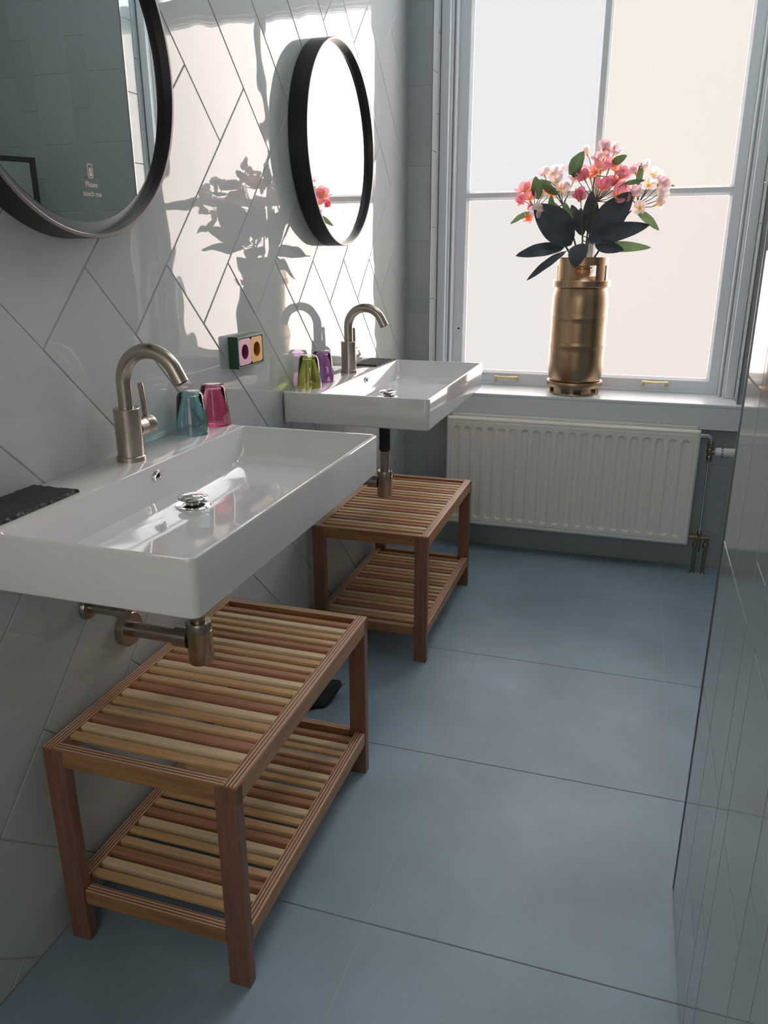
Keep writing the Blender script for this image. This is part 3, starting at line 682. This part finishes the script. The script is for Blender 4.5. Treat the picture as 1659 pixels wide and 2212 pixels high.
# ------------------------------------------------------------------ keg on the sill
KX, KY, KZ = 0.760, 1.782, ZS
kg = thing('keg', 'gold-brown metal beer keg used as a vase on the window sill', 'keg', (KX, KY, KZ))
def rib(z): return [(0.1182, z - 0.010), (0.1196, z - 0.006), (0.1198, z), (0.1196, z + 0.006), (0.1182, z + 0.010)]
G().lathe([(0.0, 0.030), (0.085, 0.032), (0.102, 0.045), (0.112, 0.065), (0.117, 0.095), (0.1182, 0.115)] + [(0.1182, 0.13 + 0.012 * i) for i in range(6)] + rib(0.215) + [(0.1182, 0.229 + 0.013 * i) for i in range(7)] + rib(0.331) + [(0.1182, 0.346 + 0.01 * i) for i in range(4)] + [(0.1182, 0.385), (0.1172, 0.412), (0.113, 0.438), (0.108, 0.452), (0.106, 0.462), (0.100, 0.482), (0.080, 0.502), (0.045, 0.510), (0.0, 0.511)], n=64).build('body', M_KEG, kg, 0.5)
lc = G().lathe([(0.101, 0.0), (0.1075, 0.0), (0.1085, 0.003), (0.1075, 0.008), (0.101, 0.008), (0.101, 0.0)], n=64)
lc.arcwall(0.1015, 0.1065, 0.030, 0.040, 0, 2 * PI, 64)
for k in range(10):
    a = 2 * PI * k / 10 - PI / 2 - 0.02; w = 0.22 if k % 2 else 0.075
    lc.arcwall(0.1015, 0.1065, 0.006, 0.034, a - w, a + w, 8)
lc.build('base_skirt', M_KEG, kg, 0.5)
G().lathe([(0.106, 0.036), (0.1195, 0.034), (0.1205, 0.036), (0.1205, 0.056), (0.1195, 0.058), (0.112, 0.0575), (0.111, 0.054), (0.106, 0.036)], n=64).build('lower_ring', M_KEG, kg, 0.5)
G().lathe([(0.107, 0.458), (0.119, 0.457), (0.1205, 0.459), (0.1205, 0.482), (0.119, 0.4845), (0.107, 0.484), (0.107, 0.458)], n=64).build('upper_ring', M_KEG, kg, 0.5)
c = G().arcwall(0.1005, 0.1055, 0.545, 0.577, 0, 2 * PI, 64)
for a0, a1 in ((-2.75, -1.78), (-0.92, -0.45), (-0.28, 0.9), (1.3, 2.2), (2.6, 3.35)): c.arcwall(0.1005, 0.1055, 0.478, 0.550, a0, a1, 14)
c.build('collar', M_KEG, kg, 0.5)
G().lathe([(0.050, 0.506), (0.036, 0.512), (0.034, 0.528), (0.040, 0.531), (0.040, 0.538), (0.034, 0.541), (0.034, 0.548), (0.038, 0.551), (0.036, 0.557), (0.024, 0.558), (0.024, 0.520)], n=36).build('valve_neck', M_KEG, kg, 0.5)

# ------------------------------------------------------------------ plumeria stems in the keg
PK = petal_mat('pink_petal', lin(238, 168, 182), lin(242, 164, 160), lin(248, 200, 120))
OR = petal_mat('coral_petal', lin(240, 168, 170), lin(246, 178, 136), lin(248, 204, 110))
RD_ = petal_mat('rose_petal', lin(224, 142, 160), lin(230, 146, 158), lin(236, 170, 144))
WH = petal_mat('white_petal', lin(240, 226, 230), lin(246, 238, 226), lin(246, 206, 60))
WP = petal_mat('blush_petal', lin(232, 202, 212), lin(240, 222, 222), lin(244, 200, 80))
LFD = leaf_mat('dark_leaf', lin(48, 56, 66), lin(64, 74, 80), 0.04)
LFG = leaf_mat('green_leaf', lin(70, 92, 64), lin(98, 122, 82), 0.35)
def petal_mesh(name, cup):
    v, f = [], []; n, m = 8, 4
    for i in range(n + 1):
        s = i / n; w = 0.50 * (math.sin(PI * min(1, s * 0.93 + 0.05)) ** 0.62) * (0.50 + 0.62 * s) + 0.04
        for j in range(-m // 2, m // 2 + 1):
            a = j / (m / 2); v.append((a * w + 0.10 * s * s, s, cup * (s ** 2) * 0.35 + 0.10 * abs(a) ** 2 * w - 0.18 * max(0, s - 0.75)))
    for i in range(n):
        for j in range(m): k = i * (m + 1) + j; f.append((k, k + 1, k + m + 2, k + m + 1))
    me = bpy.data.meshes.new(name); me.from_pydata(v, [], f)
    for p in me.polygons: p.use_smooth = True
    return me
PM = {}
def petals_of(mat, cup):
    key = (mat.name, cup)
    if key not in PM: PM[key] = petal_mesh('petal', cup); PM[key].materials.append(mat)
    return PM[key]
CALYX = {}
def flower(stem, base, pos, face, r, mat, rnd, open_=0.75):
    z = Vector(face).normalized(); x = z.orthogonal().normalized(); q = Matrix.Rotation(rnd.random() * 6.28, 3, z) @ x
    M = Matrix((q, z.cross(q), z)).transposed().to_4x4(); M.translation = Vector(pos) - base
    if 'c' not in CALYX:
        CALYX['c'] = G().lathe([(0.0, -0.024), (0.0024, -0.023), (0.0032, -0.010), (0.0046, -0.001), (0.0, 0.001)], n=8).mesh('flower', 0.8); CALYX['c'].materials.append(simple('flower_tube', lin(214, 190, 120), 0.6))
    fo = link('flower', CALYX['c'], None, stem, M)
    me = petals_of(mat, 1.0 if open_ > 0.5 else 1.8); tilt = (1 - open_) * 1.25
    for k in range(5):
        R = Matrix.Rotation(2 * PI * k / 5 + rnd.uniform(-0.1, 0.1), 4, 'Z') @ Matrix.Rotation(tilt + rnd.uniform(-0.12, 0.12), 4, 'X') @ Matrix.Rotation(0.22, 4, 'Y')
        s = r * 1.22 * rnd.uniform(0.92, 1.08); link('petal', me, None, fo, R @ Matrix.Diagonal((s, s, s, 1)))
def leaf(stem, base, b, t, w, mat, face=(0.1, -1, 0.35), sag=0.03, fold=0.25):
    b, t = Vector(b) - base, Vector(t) - base; ax = t - b; L = ax.length; ax.normalize()
    sd = ax.cross(Vector(face)).normalized(); nn = sd.cross(ax).normalized(); v, f = [], []; n = 14
    for i in range(n + 1):
        s = i / n; ww = w / 2 * (math.sin(PI * s ** 0.85) ** 0.72 if 0 < s < 1 else 0) + 0.0006; c = b + ax * (L * s) + nn * (sag * math.sin(PI * s)) 
        for a in (-1, -0.5, 0, 0.5, 1):
            v.append(c + sd * (a * ww) + nn * (fold * abs(a) * ww + 0.0015 * math.sin(18 * s + 3 * a)))
    for i in range(n):
        for j in range(4): k = i * 5 + j; f.append((k, k + 1, k + 6, k + 5))
    me = bpy.data.meshes.new('leaf'); me.from_pydata([tuple(x) for x in v], [], f)
    for p in me.polygons: p.use_smooth = True
    return link('leaf', me, mat, stem)
def F(u, v, dy=0.0): return pix(1080 + u / 4.1475, 300 + v / 4.1475, KY + dy)
def stem(label, foot, hub, flowers, leaves, seed):
    rnd = random.Random(seed); base = Vector((KX + foot[0], KY + foot[1], KZ + 0.5126))
    t = thing('plumeria_stem', label, 'flower', base, 0, 'artificial plumeria stems in the keg')
    hb = Vector(hub); g = G(); up = Vector((KX + foot[0] * 1.3, KY + foot[1] * 1.3, KZ + 0.60))
    pts = []
    for i in range(9):
        s = i / 8; pts.append(((1 - s) ** 2 * base + 2 * s * (1 - s) * (up + (hb - up) * 0.35) + s * s * hb) - base)
    g.tube(pts, [0.0046 - 0.0018 * i / 8 for i in range(9)], 8)
    for (p, r, m, op) in flowers:
        p = Vector(p); out = (p - hb); face = Vector((out.x * 1.0, -0.55 + rnd.uniform(-0.35, 0.35) + out.y * 3, out.z * 0.8 + 0.02))
        face = Vector((out.x * 7 + rnd.uniform(-0.3, 0.3), -0.75 + rnd.uniform(-0.3, 0.3), out.z * 7 + 0.2 + rnd.uniform(-0.25, 0.25))).normalized()
        e = p - face * 0.022
        g.tube([hb - base, (hb * 0.5 + e * 0.5) - base + Vector((0, 0, -0.006)), e - base], [0.0024, 0.0018, 0.0016], 6)
        flower(t, base, p, face, r, m, rnd, op)
    for (b, tp, w, m) in leaves:
        b = Vector(b)
        # short stalk from the nearest point of the stem
        q = min(pts, key=lambda s: (s + base - b).length); g.tube([q, b - base], [0.0022, 0.0016], 6)
        leaf(t, base, b, tp, w, m, face=(rnd.uniform(-0.35, 0.35), -1, rnd.uniform(-0.1, 0.5)), sag=rnd.uniform(0.004, 0.016), fold=rnd.uniform(0.1, 0.35))
    g.build('stem', M_STEM, t, 1.2)
PXM = 1 / 4.1475 * 3.76 / FPX          # metres per crop pixel at the keg
def W(p): return p * PXM
def fl_(u, v, dy, r, m, op=0.75): return (F(u, v, dy), r, m, op)
stem('leftmost plumeria stem in the keg, coral pink blossoms', (-0.012, -0.006), F(310, 610, 0.0),
     [fl_(220, 470, -0.02, 0.034, PK), fl_(285, 455, 0.02, 0.034, OR), fl_(215, 560, 0.01, 0.032, RD_, 0.5), fl_(390, 465, 0.02, 0.032, OR), fl_(440, 500, 0.03, 0.03, OR, 0.6), fl_(270, 540, -0.03, 0.033, PK), fl_(255, 705, -0.02, 0.030, OR, 0.45), fl_(300, 630, 0.02, 0.026, RD_, 0.4)],
     [(F(345, 545, -0.03), F(318, 335, -0.04), W(85), LFG), (F(290, 660, 0.0), F(92, 765, -0.03), W(46), LFG), (F(640, 950, -0.02), F(305, 590, -0.05), W(250), LFD), (F(575, 975, -0.03), F(140, 1050, -0.07), W(105), LFD)], 11)
stem('plumeria stem with white yellow-hearted blossoms at upper left of the keg', (-0.006, 0.006), F(560, 590, 0.01),
     [fl_(470, 320, 0.0, 0.034, WH), fl_(535, 310, 0.02, 0.032, WP), fl_(505, 385, -0.02, 0.034, WH), fl_(400, 325, 0.03, 0.030, WP, 0.55), fl_(540, 455, -0.02, 0.036, WH), fl_(600, 470, 0.01, 0.030, WP, 0.5), fl_(380, 640, -0.05, 0.038, WH, 0.45), fl_(655, 380, 0.02, 0.028, WP, 0.5)],
     [(F(520, 500, 0.0), F(345, 368, 0.02), W(80), LFG), (F(625, 890, -0.01), F(470, 560, 0.0), W(95), LFG), (F(640, 840, -0.03), F(575, 560, -0.02), W(80), LFG), (F(590, 1008, -0.04), F(240, 1270, -0.08), W(62), LFD), (F(450, 660, -0.03), F(460, 500, -0.05), W(50), LFG)], 12)
stem('tall centre plumeria stem with deep pink blossoms in the keg', (0.004, -0.008), F(865, 560, -0.01),
     [fl_(905, 275, -0.02, 0.037, PK), fl_(985, 245, 0.02, 0.035, PK), fl_(860, 300, 0.02, 0.032, OR), fl_(1040, 300, 0.0, 0.034, OR), fl_(1075, 345, -0.02, 0.034, PK, 0.5), fl_(760, 365, -0.01, 0.034, RD_, 0.5), fl_(810, 350, 0.02, 0.03, OR), fl_(925, 445, -0.04, 0.038, RD_, 0.55), fl_(1055, 520, -0.03, 0.038, PK), fl_(1085, 470, 0.02, 0.03, PK, 0.5), fl_(990, 420, 0.01, 0.032, RD_, 0.5), fl_(700, 350, 0.02, 0.026, WP, 0.4)],
     [(F(830, 900, -0.02), F(1195, 470, -0.03), W(215), LFD), (F(780, 905, -0.04), F(1345, 772, -0.09), W(135), LFD), (F(830, 880, 0.02), F(820, 470, 0.03), W(130), LFD), (F(1000, 215, 0.01), F(1140, 146, 0.0), W(58), LFG), (F(1110, 402, -0.02), F(1300, 370, -0.03), W(34), LFG)], 13)
stem('plumeria stem with pale blush blossoms reaching highest, behind the pink ones', (0.002, 0.010), F(850, 330, 0.04),
     [fl_(925, 95, 0.03, 0.030, WP, 0.5), fl_(965, 85, 0.05, 0.031, WP), fl_(1025, 135, 0.04, 0.030, WP, 0.5), fl_(940, 160, 0.05, 0.028, WP, 0.45), fl_(780, 140, 0.05, 0.028, WH, 0.4), fl_(860, 205, 0.03, 0.028, WP, 0.5), fl_(750, 295, 0.05, 0.028, WP, 0.5), fl_(1110, 310, 0.06, 0.028, WP, 0.5)],
     [(F(655, 345, 0.0), F(752, 110, 0.0), W(115), LFG), (F(620, 320, 0.03), F(690, 160, 0.04), W(50), LFG), (F(745, 870, 0.01), F(640, 590, 0.02), W(95), LFD)], 14)
stem('rightmost plumeria stem with white blossoms leaning out of the keg', (0.014, 0.0), F(1230, 590, -0.01),
     [fl_(1215, 310, 0.02, 0.028, WP, 0.45), fl_(1285, 280, 0.02, 0.030, WH, 0.5), fl_(1370, 330, 0.0, 0.034, WH), fl_(1430, 415, 0.01, 0.033, WP, 0.5), fl_(1460, 450, 0.03, 0.028, WH, 0.5), fl_(1205, 510, -0.02, 0.032, WP, 0.5), fl_(1430, 520, -0.02, 0.034, WH, 0.5), fl_(1400, 590, 0.0, 0.032, WH, 0.4), fl_(1330, 420, -0.01, 0.03, WH), fl_(1255, 620, -0.03, 0.032, WH, 0.6), fl_(1120, 445, 0.03, 0.028, WP, 0.4)],
     [(F(1235, 425, 0.0), F(1267, 215, 0.0), W(42), LFG), (F(1225, 645, -0.02), F(1425, 822, -0.05), W(62), LFG), (F(880, 965, -0.03), F(1355, 975, -0.06), W(78), LFG), (F(1350, 430, 0.02), F(1570, 425, 0.03), W(26), LFG)], 15)
stem('short front plumeria stem with one rose bud and a leaf hanging over the keg collar', (0.0, -0.016), F(735, 660, -0.05),
     [fl_(720, 545, -0.06, 0.040, RD_, 0.4)],
     [(F(745, 935, -0.06), F(668, 1160, -0.117), W(150), LFD), (F(850, 945, -0.05), F(1110, 997, -0.10), W(95), LFD), (F(760, 830, -0.03), F(720, 620, -0.02), W(75), LFD)], 16)

# ------------------------------------------------------------------ black pouch on the floor between the benches
rnd = random.Random(4); g = G(); L = []
for z, s in ((0.0005, 0.85), (0.012, 1.0), (0.035, 0.95), (0.060, 0.7), (0.085, 0.45), (0.10, 0.2)):
    L.append([(s * (0.062 + rnd.uniform(-0.012, 0.012)) * math.cos(2 * PI * k / 12) - (0.3 * z), s * (0.062 + rnd.uniform(-0.012, 0.012)) * math.sin(2 * PI * k / 12), z + rnd.uniform(-0.003, 0.003) * (z > 0.01)) for k in range(12)])
L[2][0] = (0.085, 0.05, 0.045); L[2][1] = (0.07, 0.065, 0.05)
pb = thing('pouch', 'small crumpled black pouch on the floor between the two benches', 'pouch', (0.150, 0.150, 0.0))
g.loops(L, True, True, True).build('body', simple('black_cloth', lin(20, 22, 26), 0.55), pb)
G().tube([(0.072, 0.03, 0.028), (0.092, 0.052, 0.050)], 0.0022, 8).build('metal_tab', M_CHROME, pb)

# ------------------------------------------------------------------ black-framed shower screen (seen in the near mirror)
d = Vector((0.50, -0.86, 0)).normalized(); o0 = Vector((1.93, 1.60, 0))
sg = thing('shower_screen', 'black-framed glass shower screen reflected in the near mirror', 'shower screen', o0, math.atan2(d.y, d.x))
Ls, Hs, w = 0.75, 1.765, 0.022
for a in ((0, w, 0.0, Hs), (Ls - w, Ls, 0.0, Hs)): G().box(a[0], a[1], -0.012, 0.012, a[2], a[3], 0.001, 1).build('frame_post', M_BLACK, sg)
for z in (0.0, Hs - w): G().box(w, Ls - w, -0.012, 0.012, z, z + w, 0.001, 1).build('frame_rail', M_BLACK, sg)
G().box(w - 0.004, Ls - w + 0.004, -0.003, 0.003, w - 0.004, Hs - w + 0.004).build('glass_panel', thin_tint('screen_glass', (0.93, 0.96, 0.94, 1)), sg)
